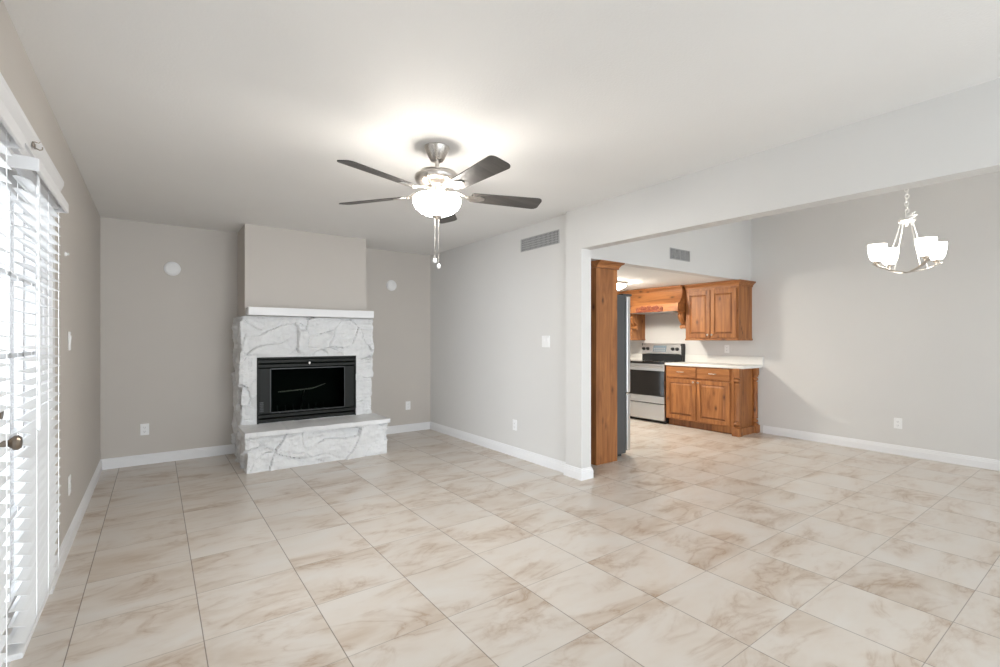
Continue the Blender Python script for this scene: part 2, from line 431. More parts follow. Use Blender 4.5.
# ------------------------------------------------------------------ window blinds on the doors
def blind(y0, y1, label):
    t = thing('window_blind', label, 'blind', (XL, (y0+y1)/2, 0), 0, 'blinds on the glass doors')
    w = (y1-y0)/2
    xa, xb = 0.014, 0.064                # wall side and room side of the slats
    bx('headrail', M['rail'], t, xa, xb-0.004, -w, w, 1.905, 1.95, bev=0.003)
    v = B(); box(v, xb+0.014, xb+0.026, -w-0.028, w+0.02, 1.892, 1.94, 0.004)
    for s in (-w-0.028, w+0.012): box(v, 0.0, xb+0.02, s, s+0.010, 1.892, 1.94, 0.003)
    obj('valance', v, M['rail'], t)
    sl = B(); n = 38; z0, z1 = 0.215, 1.865
    for k in range(n):
        z = z0+(z1-z0)*k/(n-1); dz = -0.004
        pr_ = [(xa, z-dz), (xa+0.012, z-dz+0.0035), (xb-0.012, z+dz+0.0045), (xb, z+dz), (xb-0.012, z+dz+0.0018), (xa+0.012, z-dz+0.001)]
        sh = -0.11*max(0, 1-k/5.0)**1.3      # the lowest slats have slipped sideways
        prism(sl, pr_, 'y', -w+sh+random.uniform(-.0015, .0015), w+sh+random.uniform(-.0015, .0015))
    obj('slats', sl, M['blind'], t)
    bx('bottom_rail', M['blind'], t, xa, xb-0.002, -w-0.12, w-0.12, 0.163, 0.185, bev=0.004)
    for yy in (-w*0.72, 0.0, w*0.78):
        c = B()
        for x in (xa-0.001, xb+0.001): tube(c, [(x, yy, 0.18), (x, yy, 1.91)], 0.0014, 6)
        obj('ladder_cord', c, M['rail'], t)
    wd = B(); tube(wd, [(xb+0.008, -w+0.07, 1.90), (xb+0.010, -w+0.07, 1.86), (xb+0.012, -w+0.07, 1.0)], 0.0042, 8)
    lathe(wd, [(0.004, 1.0), (0.006, 0.985), (0.006, 0.93), (0, 0.925)], xb+0.012, -w+0.07, 10)
    obj('tilt_wand', wd, M['rail'], t, smooth=True)
    return t
blind(1.46, 2.145, 'white slatted blind on the nearer door leaf, cut off by the left picture edge')
blind(2.43, 3.11, 'white slatted blind on the farther door leaf, its whole right edge against the wall')
hk = B()
tube(hk, [(XL+0.044, 2.62, 2.062), (XL+0.056, 2.62, 2.060), (XL+0.062, 2.62, 2.066)], 0.002, 8)
tube(hk, [(XL+0.040, 2.66, 2.050), (XL+0.054, 2.66, 2.044), (XL+0.062, 2.66, 2.048), (XL+0.062, 2.66, 2.058)], 0.0025, 8)
box(hk, XL+0.036, XL+0.042, 2.625, 2.668, 2.046, 2.066, 0.002)
tag(obj('curtain_rod_hook', hk, M['bronze'], None, True), 'small dark metal hook on the casing above the blinds', 'hook')

# ------------------------------------------------------------------ stone fireplace
def stone_disp(p, n):
    q = Vector((p.x*2.7+p.y*2.2+p.z*0.9, p.y*3.1, p.z*4.2-p.x*0.7))
    wv = noise.noise_vector(p*3.0+Vector((3, 7, 1)))
    q += wv*0.7
    d, pts = noise.voronoi(q)
    c = pts[0]
    rnd = noise.cell_vector(c*17.31+Vector((5, 5, 5)))
    rnd2 = noise.cell_vector(c*9.77+Vector((1, 2, 3)))
    off = (rnd.x-0.5)*0.032
    loc = q-c
    tilt = (loc.x*(rnd2.x-0.5)+loc.z*(rnd2.y-0.5))*0.075
    gap = d[1]-d[0]
    groove = -0.012*max(0, 1-gap/0.055)**1.3*(0.35+0.65*max(0, min(1, 0.5+1.6*noise.noise(p*5.0+Vector((9, 2, 4))))))
    f = noise.fractal(p*11.0, 0.9, 2.0, 5)*0.009 + abs(noise.fractal(Vector((p.x*4, p.y*4, p.z*13)), 0.9, 2.0, 4))*0.014
    return off+tilt+groove+f
def stone_sheet(bm, x0, x1, yf, yb, z0, z1, hole=None, step=0.012, amp=1.0, rim=0.0):
    path = []
    def seg(a, b, nrm, last=False):
        n = max(1, int(round((Vector(b)-Vector(a)).length/step)))
        for i in range(n+(1 if last else 0)):
            path.append((Vector(a).lerp(Vector(b), i/n), nrm))
    seg((x0, yb), (x0, yf), Vector((-1, 0))); k1 = len(path)
    seg((x0, yf), (x1, yf), Vector((0, -1))); k2 = len(path)
    seg((x1, yf), (x1, yb), Vector((1, 0)), True)
    path[k1] = (path[k1][0], Vector((-.7, -.7))); path[k2] = (path[k2][0], Vector((.7, -.7)))
    nz = int(round((z1-z0)/step)); grid = []
    for i in range(nz+1):
        z = z0+(z1-z0)*i/nz; row = []
        for p, n in path:
            P3 = Vector((p.x, p.y, z)); N3 = Vector((n.x, n.y, 0))
            dd = stone_disp(P3, N3)*amp
            if hole and abs(n.y+1) < 0.01:      # quieter against the metal frame
                hx0, hx1, hz0, hz1 = hole
                e = max(hx0-p.x, p.x-hx1, hz0-z, z-hz1)
                if 0 <= e < 0.05: dd *= e/0.05
            if z <= 0.0001: dd = max(dd, 0)
            row.append(bm.verts.new(P3+N3*dd))
        grid.append(row)
    for i in range(nz):
        zc = z0+(z1-z0)*(i+.5)/nz
        for j in range(len(path)-1):
            if hole:
                a, b = path[j][0], path[j+1][0]; mx = (a.x+b.x)/2
                if abs(a.y-yf) < 1e-5 and abs(b.y-yf) < 1e-5 and hole[0] < mx < hole[1] and hole[2] < zc < hole[3]: continue
            bm.faces.new((grid[i][j], grid[i][j+1], grid[i+1][j+1], grid[i+1][j]))
    # closed top
    top = grid[-1]
    bm.faces.new(top)
FX0, FX1, FY, HY = 0.705, 2.078, 5.455, 5.03
OX0, OX1, OZ0, OZ1 = 0.852, 1.888, 0.392, 1.082
fp = thing('fireplace', 'white painted rough stone fireplace with raised hearth and black glass doors', 'fireplace', (0, 0, 0))
bm = B(); stone_sheet(bm, FX0, FX1, FY, YB-0.002, 0, 1.515, (OX0, OX1, OZ0, OZ1))
obj('stone_surround', bm, M['stone'], fp, smooth=False)
bm = B(); stone_sheet(bm, 0.70, 2.092, HY, FY+0.03, 0, 0.352)
obj('hearth_base', bm, M['stone'], fp)
# hearth slab : three slabs with uneven front edge and mortar seams
bm = B()
nx, ny = 90, 26
sx0, sx1, sy0, sy1 = 0.675, 2.115, 4.975, FY+0.02
g = {}
for i in range(nx+1):
    for j in range(ny+1):
        x = sx0+(sx1-sx0)*i/nx; y = sy0+(sy1-sy0)*j/ny
        if j == 0: y += noise.noise(Vector((x*9, 0, 2)))*0.008
        if i == 0: x += noise.noise(Vector((0, y*9, 2)))*0.008
        if i == nx: x += noise.noise(Vector((4, y*9, 2)))*0.008
        seam = min(abs(x-s-0.05*(y-5.2)) for s in (1.06, 1.41, 1.72))
        z = 0.392+noise.fractal(Vector((x*6, y*6, 0)), 0.9, 2, 4)*0.003-(0.004 if seam < 0.012 else 0)
        g[i, j, 1] = bm.verts.new((x, y, z)); g[i, j, 0] = bm.verts.new((x, y, 0.350+noise.noise(Vector((x*7, y*7, 3)))*0.004))
for i in range(nx):
    for j in range(ny):
        bm.faces.new((g[i, j, 1], g[i+1, j, 1], g[i+1, j+1, 1], g[i, j+1, 1]))
        bm.faces.new((g[i, j, 0], g[i, j+1, 0], g[i+1, j+1, 0], g[i+1, j, 0]))
for i in range(nx):
    for j in (0, ny): bm.faces.new((g[i, j, 0], g[i+1, j, 0], g[i+1, j, 1], g[i, j, 1]))
for j in range(ny):
    for i in (0, nx): bm.faces.new((g[i, j, 0], g[i, j, 1], g[i, j+1, 1], g[i, j+1, 0]))
obj('hearth_slab', bm, M['stone'], fp)
bx('mantel_shelf', M['trim'], fp, 0.752, 2.052, 5.31, 5.505, 1.520, 1.602, bev=0.004)
# firebox and its metal front
bm = B()
d0, d1 = FY+0.03, 5.93
box(bm, OX0, OX1, d1, d1+0.03, OZ0, OZ1); box(bm, OX0, OX0+0.02, d0, d1, OZ0, OZ1); box(bm, OX1-0.02, OX1, d0, d1, OZ0, OZ1)
box(bm, OX0, OX1, d0, d1, OZ1-0.02, OZ1); box(bm, OX0, OX1, d0, d1, OZ0, OZ0+0.02)
obj('firebox', bm, M['soot'], fp)
yf = FY-0.006
fr = B()
box(fr, OX0-0.003, OX0+0.016, yf, d0+0.01, OZ0, OZ1+.003, 0.002); box(fr, OX1-0.016, OX1+0.003, yf, d0+0.01, OZ0, OZ1+.003, 0.002)
box(fr, OX0, OX1, yf, d0+0.01, OZ1-0.016, OZ1+.003, 0.002)
fm = obj('metal_front', fr, M['ironframe'], fp)
for nm, za, zb in (('upper_louver', OZ1-0.112, OZ1-0.018), ('lower_louver', OZ0+0.002, OZ0+0.098)):
    lv = B(); h = (zb-za)/2
    for k in range(2):
        z = za+h*k
        prism(lv, [(yf+0.012, z+0.004), (yf+0.002, z+0.010), (yf+0.002, z+h-0.010), (yf+0.014, z+h-0.004), (yf+0.03, z+h-0.004), (yf+0.03, z+0.004)], 'x', OX0+0.016, OX1-0.016)
    obj(nm, lv, M['ironframe'], fm)
dz0, dz1 = OZ0+0.102, OZ1-0.116
for xa, xb in ((OX0+0.018, OX0+0.125), (OX1-0.125, OX1-0.018)):
    bx('side_panel', M['ironframe'], fm, xa, xb, yf+0.012, yf+0.026, dz0, dz1, bev=0.002)
ga = (OX0+0.125+OX1-0.125)/2
for xa, xb in ((OX0+0.125, ga), (ga, OX1-0.125)):
    f = B()
    box(f, xa, xb, yf+0.006, yf+0.024, dz0, dz0+0.010); box(f, xa, xb, yf+0.006, yf+0.024, dz1-0.010, dz1)
    if xa < ga-0.01: box(f, xa, xa+0.008, yf+0.006, yf+0.024, dz0, dz1)
    else: box(f, xb-0.008, xb, yf+0.006, yf+0.024, dz0, dz1)
    dr = obj('fire_door', f, M['black'], fp)
    bx('fire_glass', M['dkglass'], dr, xa+0.001, xb-0.001, yf+0.012, yf+0.018, dz0+0.01, dz1-0.01)
vt = B()
for k in range(6): box(vt, OX0+0.024, OX0+0.060, yf+0.004, yf+0.013, dz0+0.02+k*0.018, dz0+0.031+k*0.018)
obj('side_vent', vt, M['black'], fm)
lt = B(); lathe(lt, [(0.010, yf-0.006), (0.012, yf-0.002), (0.012, yf+0.006)], cx=ga, cz=OZ1-0.066, axis='y', seg=14)
box(lt, ga-0.004, ga+0.004, yf-0.016, yf-0.004, OZ1-0.082, OZ1-0.052, 0.001)
obj('latch', lt, M['nickel'], fm)
gr = B()
for k in range(7): tube(gr, [(1.12+k*0.085, 5.60, 0.50), (1.12+k*0.085, 5.62, 0.46), (1.12+k*0.085, 5.84, 0.46), (1.12+k*0.085, 5.86, 0.52)], 0.007, 6)
tube(gr, [(1.10, 5.66, 0.455), (1.65, 5.66, 0.455)], 0.008, 6); tube(gr, [(1.10, 5.80, 0.455), (1.65, 5.80, 0.455)], 0.008, 6)
for x in (1.14, 1.60):
    for y in (5.66, 5.80): tube(gr, [(x, y, 0.412), (x, y, 0.46)], 0.008, 6)
obj('log_grate', gr, M['black'], fp)
# bent nickel bar with a thin strut behind the glass
gb = B(); pts = [(1.08+0.50*t, 5.60-0.02*math.sin(t*PI), 0.70+0.03*t+0.035*max(0, t-0.72)/0.28) for t in [k/16 for k in range(17)]]
tube(gb, pts, 0.007, 8)
tube(gb, [(1.36, 5.61, 0.715), (1.36, 5.70, 0.62), (1.36, 5.78, 0.467)], 0.004, 6)
obj('bent_bar', gb, M['nickel'], fp, True)

# ------------------------------------------------------------------ ceiling fan
FC = Vector((1.4134, 2.6075, 0))
fan = thing('ceiling_fan', 'five bladed nickel ceiling fan with dark blades and a lit glass bowl', 'ceiling fan', (FC.x, FC.y, ZC))
bm = B(); lathe(bm, [(0.076, -0.001), (0.078, -0.008), (0.072, -0.022), (0.044, -0.080), (0.038, -0.086), (0.0, -0.086)], seg=40)
obj('canopy', bm, M['nickel'], fan, True)
bm = B(); lathe(bm, [(0.0135, -0.08), (0.0135, -0.165)], seg=20); lathe(bm, [(0.022, -0.150), (0.030, -0.158), (0.030, -0.172)], seg=24)
obj('downrod', bm, M['nickel'], fan, True)
bm = B(); lathe(bm, [(0.030, -0.148), (0.080, -0.152), (0.118, -0.164), (0.136, -0.182), (0.138, -0.200), (0.130, -0.216), (0.100, -0.234), (0.078, -0.244), (0.070, -0.256), (0.066, -0.285), (0.0, -0.292)], seg=56)
obj('motor_housing', bm, M['nickel'], fan, True)
bm = B(); lathe(bm, [(0.058, -0.290), (0.064, -0.296), (0.064, -0.312), (0.133, -0.316), (0.133, -0.320), (0.040, -0.324), (0.018, -0.326), (0.012, -0.33), (0.012, -0.42)], seg=36)  # fitter; its wide pan is added to keep bowl light off the ceiling
for k in range(3):
    a = k*2*PI/3+0.4
    tube(bm, [(0.055*math.cos(a), 0.055*math.sin(a), -0.306), (0.10*math.cos(a), 0.10*math.sin(a), -0.306), (0.146*math.cos(a), 0.146*math.sin(a), -0.318)], 0.006, 8)
obj('light_fitter', bm, M['nickel'], fan, True)
bm = B()
po = [(0.136, -0.314), (0.145, -0.320), (0.148, -0.336), (0.145, -0.355), (0.132, -0.378), (0.106, -0.402), (0.072, -0.418), (0.034, -0.426), (0.012, -0.427)]
pi_ = [(r-0.005 if r > 0.02 else r, h+0.005) for r, h in reversed(po)]
lathe(bm, po+pi_+[po[0]], seg=56, caps=False)
obj('glass_bowl', bm, M['bowl'], fan, True)
bm = B(); lathe(bm, [(0.034, -0.424), (0.034, -0.430), (0.018, -0.437), (0.010, -0.448), (0, -0.452)], seg=28)
obj('finial', bm, M['nickel'], fan, True)
for dx, dy, ln in ((-0.012, 0.004, 0.712), (0.010, -0.004, 0.745)):
    bm = B()
    n = 46
    for k in range(n):
        z = -0.445-(ln-0.465)*k/(n-1)
        bmesh.ops.create_icosphere(bm, subdivisions=1, radius=0.0028, matrix=Matrix.Translation((dx, dy, z)))
    ch = obj('pull_chain', bm, M['nickel'], fan)
    kb = B(); lathe(kb, [(0.003, -ln+0.022), (0.010, -ln+0.016), (0.013, -ln+0.004), (0.009, -ln-0.006), (0, -ln-0.008)], dx, dy, 16)
    obj('pull_knob', kb, M['plastic'], ch, True)
for k in range(5):
    a = math.radians(-18+72*k)
    R = Matrix.Rotation(a, 4, 'Z'); P = Matrix.Rotation(math.radians(-13), 4, 'X')
    zb = -0.293
    out = []
    L0, L1, w0, w1, rc = 0.215, 0.688, 0.052, 0.068, 0.035
    out += [(L0, -w0+0.008), (L0+0.012, -w0)]
    for t in range(0, 7):
        q = t/6*PI/2; out.append((L1-rc+rc*math.sin(q), -w1+rc-rc*math.cos(q)))
    for t in range(0, 7):
        q = t/6*PI/2; out.append((L1-rc+rc*math.cos(q), w1-rc+rc*math.sin(q)))
    out += [(L0+0.012, w0), (L0, w0-0.008)]
    bm = B(); prism(bm, out, 'z', -0.003, 0.003)
    bmesh.ops.transform(bm, matrix=R @ Matrix.Translation((0, 0, zb)) @ P, verts=bm.verts[:])
    bl = obj('blade', bm, M['blade'], fan)
    bm = B()
    pl = [(0.19, -0.020), (0.23, -0.034), (0.275, -0.030), (0.305, -0.012), (0.305, 0.012), (0.275, 0.030), (0.23, 0.034), (0.19, 0.020)]
    prism(bm, pl, 'z', -0.008, -0.003)
    bmesh.ops.transform(bm, matrix=Matrix.Translation((0, 0, zb)) @ P, verts=bm.verts[:])
    tube(bm, [(0.066, 0, -0.272), (0.105, 0, -0.270), (0.150, 0, -0.280), (0.205, 0, zb-0.006)], [0.016, 0.014, 0.014, 0.018], 10, flat=(1, 0.5))
    bmesh.ops.transform(bm, matrix=R, verts=bm.verts[:])
    obj('blade_arm', bm, M['nickel'], fan, True)

# ------------------------------------------------------------------ chandelier
cx, cy, cz = 4.87, 1.15, 1.807
ch = thing('chandelier', 'nickel chandelier with four lit white glass shades hanging over dining area', 'chandelier', (cx, cy, cz))
top = 0.425
bm = B(); lathe(bm, [(0.065, ZD-cz-0.001), (0.065, ZD-cz-0.012), (0.02, ZD-cz-0.03), (0, ZD-cz-0.031)], seg=28)
obj('canopy', bm, M['nickel'], ch, True)
bm = B(); z = top+0.045; k = 0
def link(bm, c, ang, h=0.030, w=0.012, r=0.0042, tilt=0):
    pts = []
    for i in range(14):
        t = 2*PI*i/14
        pts.append(Matrix.Rotation(ang, 3, 'Z') @ (Matrix.Rotation(tilt, 3, 'X') @ Vector((w*math.cos(t), 0, h/2*1.2*math.sin(t)))) + Vector(c))
    tube(bm, pts, r, 6, closed=True)
while z < ZD-cz-0.035:
    link(bm, (0.006*math.sin(k*2.1), 0.004*math.cos(k*1.7), z), (k % 2)*PI/2+0.4); z += 0.0285; k += 1
for i in range(5):            # slack end of the chain caught on the loop
    link(bm, (0.012+0.012*i, -0.02-0.004*i, top+0.055-0.01*abs(i-2)), 0.3+(i % 2)*PI/2, tilt=1.2)
for i in range(3): link(bm, (0.045-0.006*i, -0.03, top+0.03-0.026*i), (i % 2)*PI/2)
obj('chain', bm, M['glarenickel'], ch, True)
bm = B()
pts = [(0.022*math.cos(t), 0, top+0.028+0.022*math.sin(t)) for t in [2*PI*i/20 for i in range(20)]]
tube(bm, pts, 0.0035, 6, closed=True)
lathe(bm, [(0.012, top+0.008), (0.050, top), (0.055, top-0.008), (0.050, top-0.018), (0.014, top-0.026), (0.010, top-0.05), (0, top-0.055)], seg=28)
obj('hub', bm, M['glarenickel'], ch, True)
az0 = math.radians(-135)
R0 = 0.245
for k in range(2):
    a = az0+k*PI/2
    u = Vector((math.cos(a), math.sin(a), 0))
    bm = B()
    pts = [u*(R0*s)+Vector((0, 0, 0.002+0.070*abs(s)**1.8+0.004*k)) for s in [i/14-1 for i in range(29)]]
    tube(bm, pts, 0.016, 8, flat=(1.0, 0.30))
    obj('arm', bm, M['nickel'], ch, True)
for k in range(4):
    a = az0+k*PI/2
    u = Vector((math.cos(a), math.sin(a), 0))
    bm = B(); tube(bm, [u*0.042+Vector((0, 0, top-0.012)), u*0.055+Vector((0, 0, top-0.06)), u*0.150+Vector((0, 0, 0.034))], 0.0048, 8)
    lathe(bm, [(0.010, top-0.022), (0.014, top-0.012), (0.014, top+0.004), (0.006, top+0.012)], u.x*0.042, u.y*0.042, 14)
    obj('rod', bm, M['glarenickel'], ch, True)
    e = u*(R0-0.033)
    bm = B(); lathe(bm, [(0.009, 0.050), (0.009, 0.072), (0.016, 0.078), (0.026, 0.092), (0.028, 0.098), (0, 0.098)], e.x, e.y, 20)
    obj('cup', bm, M['nickel'], ch, True)
    bm = B()
    po = [(0.022, 0.097), (0.036, 0.103), (0.047, 0.120), (0.055, 0.148), (0.061, 0.190), (0.0635, 0.230)]
    pin = [(r-0.004, h+0.002) for r, h in reversed(po)]
    lathe(bm, po+pin, e.x, e.y, 32, caps=False)
    lathe(bm, [(0.0, 0.102), (0.022, 0.102)], e.x, e.y, 32, caps=False)
    obj('glass_shade', bm, M['shade'], ch, True)

# ------------------------------------------------------------------ small wall fittings
def plate_local(kind):
    pass
def wall_fit(name, label, cat, loc, rz, kind, group=None):
    """local -Y faces the room, back at y=0"""
    t = thing(name, label, cat, loc, rz, group)
    w = 0.058 if kind == 'switch2' else 0.036
    bx('cover_plate', M['plastic'], t, -w, w, -0.006, 0, -0.058, 0.058, bev=0.0025)
    if kind == 'outlet':
        for z in (-0.021, 0.021):
            b = B(); box(b, -0.016, 0.016, -0.009, -0.005, z-0.015, z+0.015, 0.002); o = obj('socket', b, M['plastic'], t)
            s = B()
            box(s, -0.008, -0.006, -0.0095, -0.0085, z-0.003, z+0.006); box(s, 0.006, 0.008, -0.0095, -0.0085, z-0.003, z+0.006); box(s, -0.002, 0.002, -0.0095, -0.0085, z-0.010, z-0.006)
            obj('slots', s, M['slot'], o)
    else:
        for x in ((-0.024, 0.024) if kind == 'switch2' else (0.0,)):
            b = B(); prism(b, [(-0.005, -0.033), (-0.007, -0.033), (-0.012, 0.033), (-0.005, 0.033)], 'x', x-0.016, x+0.016)
            obj('rocker', b, M['plastic'], t)
    return t
FB, FL, FR = 0, PI/2, -PI/2             # facing -Y, facing +X, facing -X
wall_fit('wall_outlet', 'white outlet low on the back wall left of the fireplace', 'outlet', (-0.089, YB, 0.357), FB, 'outlet')
wall_fit('wall_outlet', 'white outlet low on the back wall right of the hearth', 'outlet', (2.817, YB, 0.361), FB, 'outlet')
wall_fit('wall_outlet', 'white outlet low on the grey wall below the double switch', 'outlet', (XR, 4.07, 0.342), FR, 'outlet')
wall_fit('wall_outlet', 'white outlet low on the dining wall below the chandelier', 'outlet', (dwx(1.643)-0.0, 1.643, 0.345), FR, 'outlet')
wall_fit('wall_outlet', 'white outlet low on the left wall past the blinds', 'outlet', (XL, 3.954, 0.369), FL, 'outlet')
wall_fit('wall_outlet', 'white outlet above the counter backsplash under the wall cabinet', 'outlet', (XD, 3.607, 1.135), FR, 'outlet')
wall_fit('light_switch', 'white double rocker switch on the grey wall below the return vent', 'switch', (XR, 3.564, 1.253), FR, 'switch2')
wall_fit('light_switch', 'white single switch on the left wall past the blinds', 'switch', (XL, 3.954, 1.264), FL, 'switch')
bm = B(); lathe(bm, [(0.013, XL), (0.013, XL+0.005), (0.007, XL+0.010), (0.008, XL+0.017), (0, XL+0.02)], cy=3.793, cz=1.781, axis='x', seg=18)
tag(obj('wall_peg', bm, M['plastic'], None, True), 'tiny white round peg on the left wall beside the blind', 'peg')
for x, z, r, lab in ((0.142, 2.013, 0.074, 'round white detector high on the back wall left of the chimney'), (2.573, 2.001, 0.072, 'round white detector high on the back wall right of the chimney')):
    t = thing('smoke_detector', lab, 'smoke detector', (x, YB, z))
    bm = B(); lathe(bm, [(r, 0), (r, -0.010), (r*0.94, -0.016)], axis='y', seg=36); obj('base_ring', bm, M['plastic'], t, True)
    bm = B(); lathe(bm, [(r*0.90, -0.012), (r*0.86, -0.028), (r*0.70, -0.036), (0, -0.038)], axis='y', seg=36); cv = obj('cover', bm, M['plastic'], t, True)
    bm = B(); lathe(bm, [(r*0.16, -0.036), (r*0.16, -0.0405), (0, -0.041)], axis='y', seg=16); obj('test_button', bm, M['plastic'], cv, True)
def vent(name, label, loc, rz, w, h, nslat, vertical):
    t = thing(name, label, 'vent', loc, rz)
    f = B(); b_ = 0.008
    box(f, -w, w, -0.007, 0, h-b_, h, 0.002); box(f, -w, w, -0.007, 0, -h, -h+b_, 0.002); box(f, -w, -w+b_, -0.007, 0, -h, h, 0.002); box(f, w-b_, w, -0.007, 0, -h, h, 0.002)
    obj('frame', f, M['grille'], t)
    bx('backing', M['slot'], t, -w+b_, w-b_, -0.0018, -0.0005, -h+b_, h-b_)
    s = B()
    for k in range(nslat):
        q = (k+.5)/nslat*2-1
        if vertical: box(s, q*(w-b_)-0.0038, q*(w-b_)+0.0038, -0.006, -0.002, -h+b_, h-b_)
        else: prism(s, [(-0.0062, q*(h-b_)-0.004), (-0.0055, q*(h-b_)-0.005), (-0.002, q*(h-b_)+0.003), (-0.003, q*(h-b_)+0.004)], 'x', -w+b_, w-b_)
    for k in range(3 if not vertical else 4):
        if vertical: z = -h+b_+(2*h-2*b_)*(k+1)/5; box(s, -w+b_, w-b_, -0.005, -0.002, z-0.002, z+0.002)
        else: x = -w+(2*w)*(k+1)/4; box(s, x-0.002, x+0.002, -0.0065, -0.002, -h+b_, h-b_)
    obj('louvers', s, M['grille'], t)
vent('return_vent', 'long grey return grille high on the grey wall near the ceiling', (XR, 3.666, 2.273), FR, 0.298, 0.068, 30, True)
vent('supply_vent', 'small grey louvred vent on the wall above the kitchen opening', (4.99, YV, 2.268), FB, 0.198, 0.066, 9, False)

# ------------------------------------------------------------------ kitchen: cabinetry helpers (local: x to the viewer's right, -y to the room)
def raised_panel(bm, x0, x1, z0, z1, y, st=0.058, th=0.019):
    """framed door with a raised centre field; y is the back plane, front at y-th"""
    fy = y-th
    box(bm, x0, x0+st, fy, y, z0, z1, 0.003); box(bm, x1-st, x1, fy, y, z0, z1, 0.003)
    box(bm, x0+st, x1-st, fy, y, z1-st, z1, 0.003); box(bm, x0+st, x1-st, fy, y, z0, z0+st, 0.003)
    a = [(x0+st, z0+st), (x1-st, z0+st), (x1-st, z1-st), (x0+st, z1-st)]
    def ring(d, yy):
        return [bm.verts.new((x0+st+d, yy, z0+st+d)), bm.verts.new((x1-st-d, yy, z0+st+d)), bm.verts.new((x1-st-d, yy, z1-st-d)), bm.verts.new((x0+st+d, yy, z1-st-d))]
    rs = [ring(0, fy+0.012), ring(0.006, fy+0.012), ring(0.028, fy+0.002), ring(0.030, fy+0.002)]
    for n_, (p, q) in enumerate(zip(rs, rs[1:])):
        for i in range(4):
            fc = bm.faces.new((p[i], p[(i+1) % 4], q[(i+1) % 4], q[i]))
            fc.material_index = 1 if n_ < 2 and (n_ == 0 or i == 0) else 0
    bm.faces.new(rs[-1])
def knob(parent, x, y, z):
    b = B(); lathe(b, [(0.006, y), (0.006, y-0.012), (0.013, y-0.018), (0.015, y-0.024), (0.010, y-0.030), (0, y-0.031)], cx=x, cz=z, axis='y', seg=16)
    o = obj('knob', b, M['nickel'], parent, True)
def pull(parent, x, y, z, w=0.048):
    b = B(); tube(b, [(x-w, y, z), (x-w, y-0.018, z), (x-w*0.6, y-0.026, z), (x+w*0.6, y-0.026, z), (x+w, y-0.018, z), (x+w, y, z)], 0.0055, 8)
    obj('handle', b, M['nickel'], parent, True)
def crown(bm, x0, x1, yf, yb, z0, z1, proj, left=True, right=True):
    """crown moulding around three sides of a box top"""
    prof = [(0.0, z0), (0.012, z0), (0.014, z0+(z1-z0)*.25), (proj*.55, z0+(z1-z0)*.6), (proj, z0+(z1-z0)*.82), (proj, z1)]
    rows = []
    for d, z in prof:
        dl = d if left else 0; dr = d if right else 0
        rows.append([bm.verts.new((x0-dl, yb, z)), bm.verts.new((x0-dl, yf-d, z)), bm.verts.new((x1+dr, yf-d, z)), bm.verts.new((x1+dr, yb, z))])
    for p, q in zip(rows, rows[1:]):
        for i in range(3): bm.faces.new((p[i], p[i+1], q[i+1], q[i]))
        bm.faces.new((p[3], p[0], q[0], q[3]))
    bm.faces.new(rows[0][::-1]); bm.faces.new(rows[-1])

def turned_post(x, y, r, z0, z1):
    """square blocks with a turned shaft between"""
    b = B()
    box(b, x-r*1.25, x+r*1.25, y-r*1.25, y+r*1.25, z0, z0+0.105, 0.004)
    box(b, x-r, x+r, y-r, y+r, z1-0.105, z1, 0.003)
    zs = z0+0.105; ze = z1-0.105; L = ze-zs
    pr_ = [(r*.95, zs), (r*1.08, zs+.008), (r*1.08, zs+.018), (r*.52, zs+.026), (r*.95, zs+.042), (r*1.02, zs+.060), (r*.52, zs+.082), (r*.52, zs+.088), (r*1.0, zs+.096), (r*.86, zs+.108),
           (r*.88, zs+L*.5), (r*.86, ze-.108), (r*1.0, ze-.096), (r*.52, ze-.088), (r*.52, ze-.082), (r*1.02, ze-.060), (r*.95, ze-.042), (r*.52, ze-.026), (r*1.08, ze-.018), (r*1.08, ze-.008), (r*.95, ze)]
    lathe(b, pr_, x, y, 24)
    return b

# base cabinet: front at world x=6.18, viewer-right end at world y=3.2
BXF = 6.185; BD = XD-BXF
bc = thing('base_cabinet', 'knotty wood base cabinet with two doors, two drawers and turned corner posts', 'cabinet', (XD, 3.745, 0), FR)
# local x runs from the range (-) to the open end (+); local y: 0 at the wall, -BD at the front
xL, xR_ = -0.523, 0.56
bm = B(); box(bm, xL, xR_-0.055, -BD, -0.002, 0.10, 0.885); box(bm, xL+0.7, xR_-0.022, -BD+0.035, -0.002, 0.02, 0.885); obj('body', bm, M['wood'], bc)
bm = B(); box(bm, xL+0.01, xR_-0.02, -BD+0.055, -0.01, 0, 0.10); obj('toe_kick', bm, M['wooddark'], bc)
bm = B(); prism(bm, [(-BD+0.04, 0), (-BD+0.04, 0.095), (-0.06, 0.095), (-0.06, 0)][::-1], 'x', xR_-0.03, xR_+0.018)
obj('base_moulding', bm, M['wood'], bc)
fw = (0.458-xL)
for k in range(2):
    x0 = xL+0.012+k*(fw/2); x1 = x0+fw/2-0.014
    bm = B(); raised_panel(bm, x0, x1, 0.115, 0.700, -BD)
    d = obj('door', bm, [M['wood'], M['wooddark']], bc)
    knob(d, x1-0.03 if k == 0 else x0+0.03, -BD-0.019, 0.665)
    bm = B(); box(bm, x0, x1, -BD-0.019, -BD, 0.722, 0.872, 0.004); dr = obj('drawer', bm, M['woodx'], bc)
    pull(dr, (x0+x1)/2, -BD-0.019, 0.80)
obj('post', turned_post(xR_-0.012, -BD+0.002, 0.040, 0, 0.888), M['wood'], bc, True)
obj('post', turned_post(xR_-0.002, -0.050, 0.037, 0, 0.888), M['wood'], bc, True)
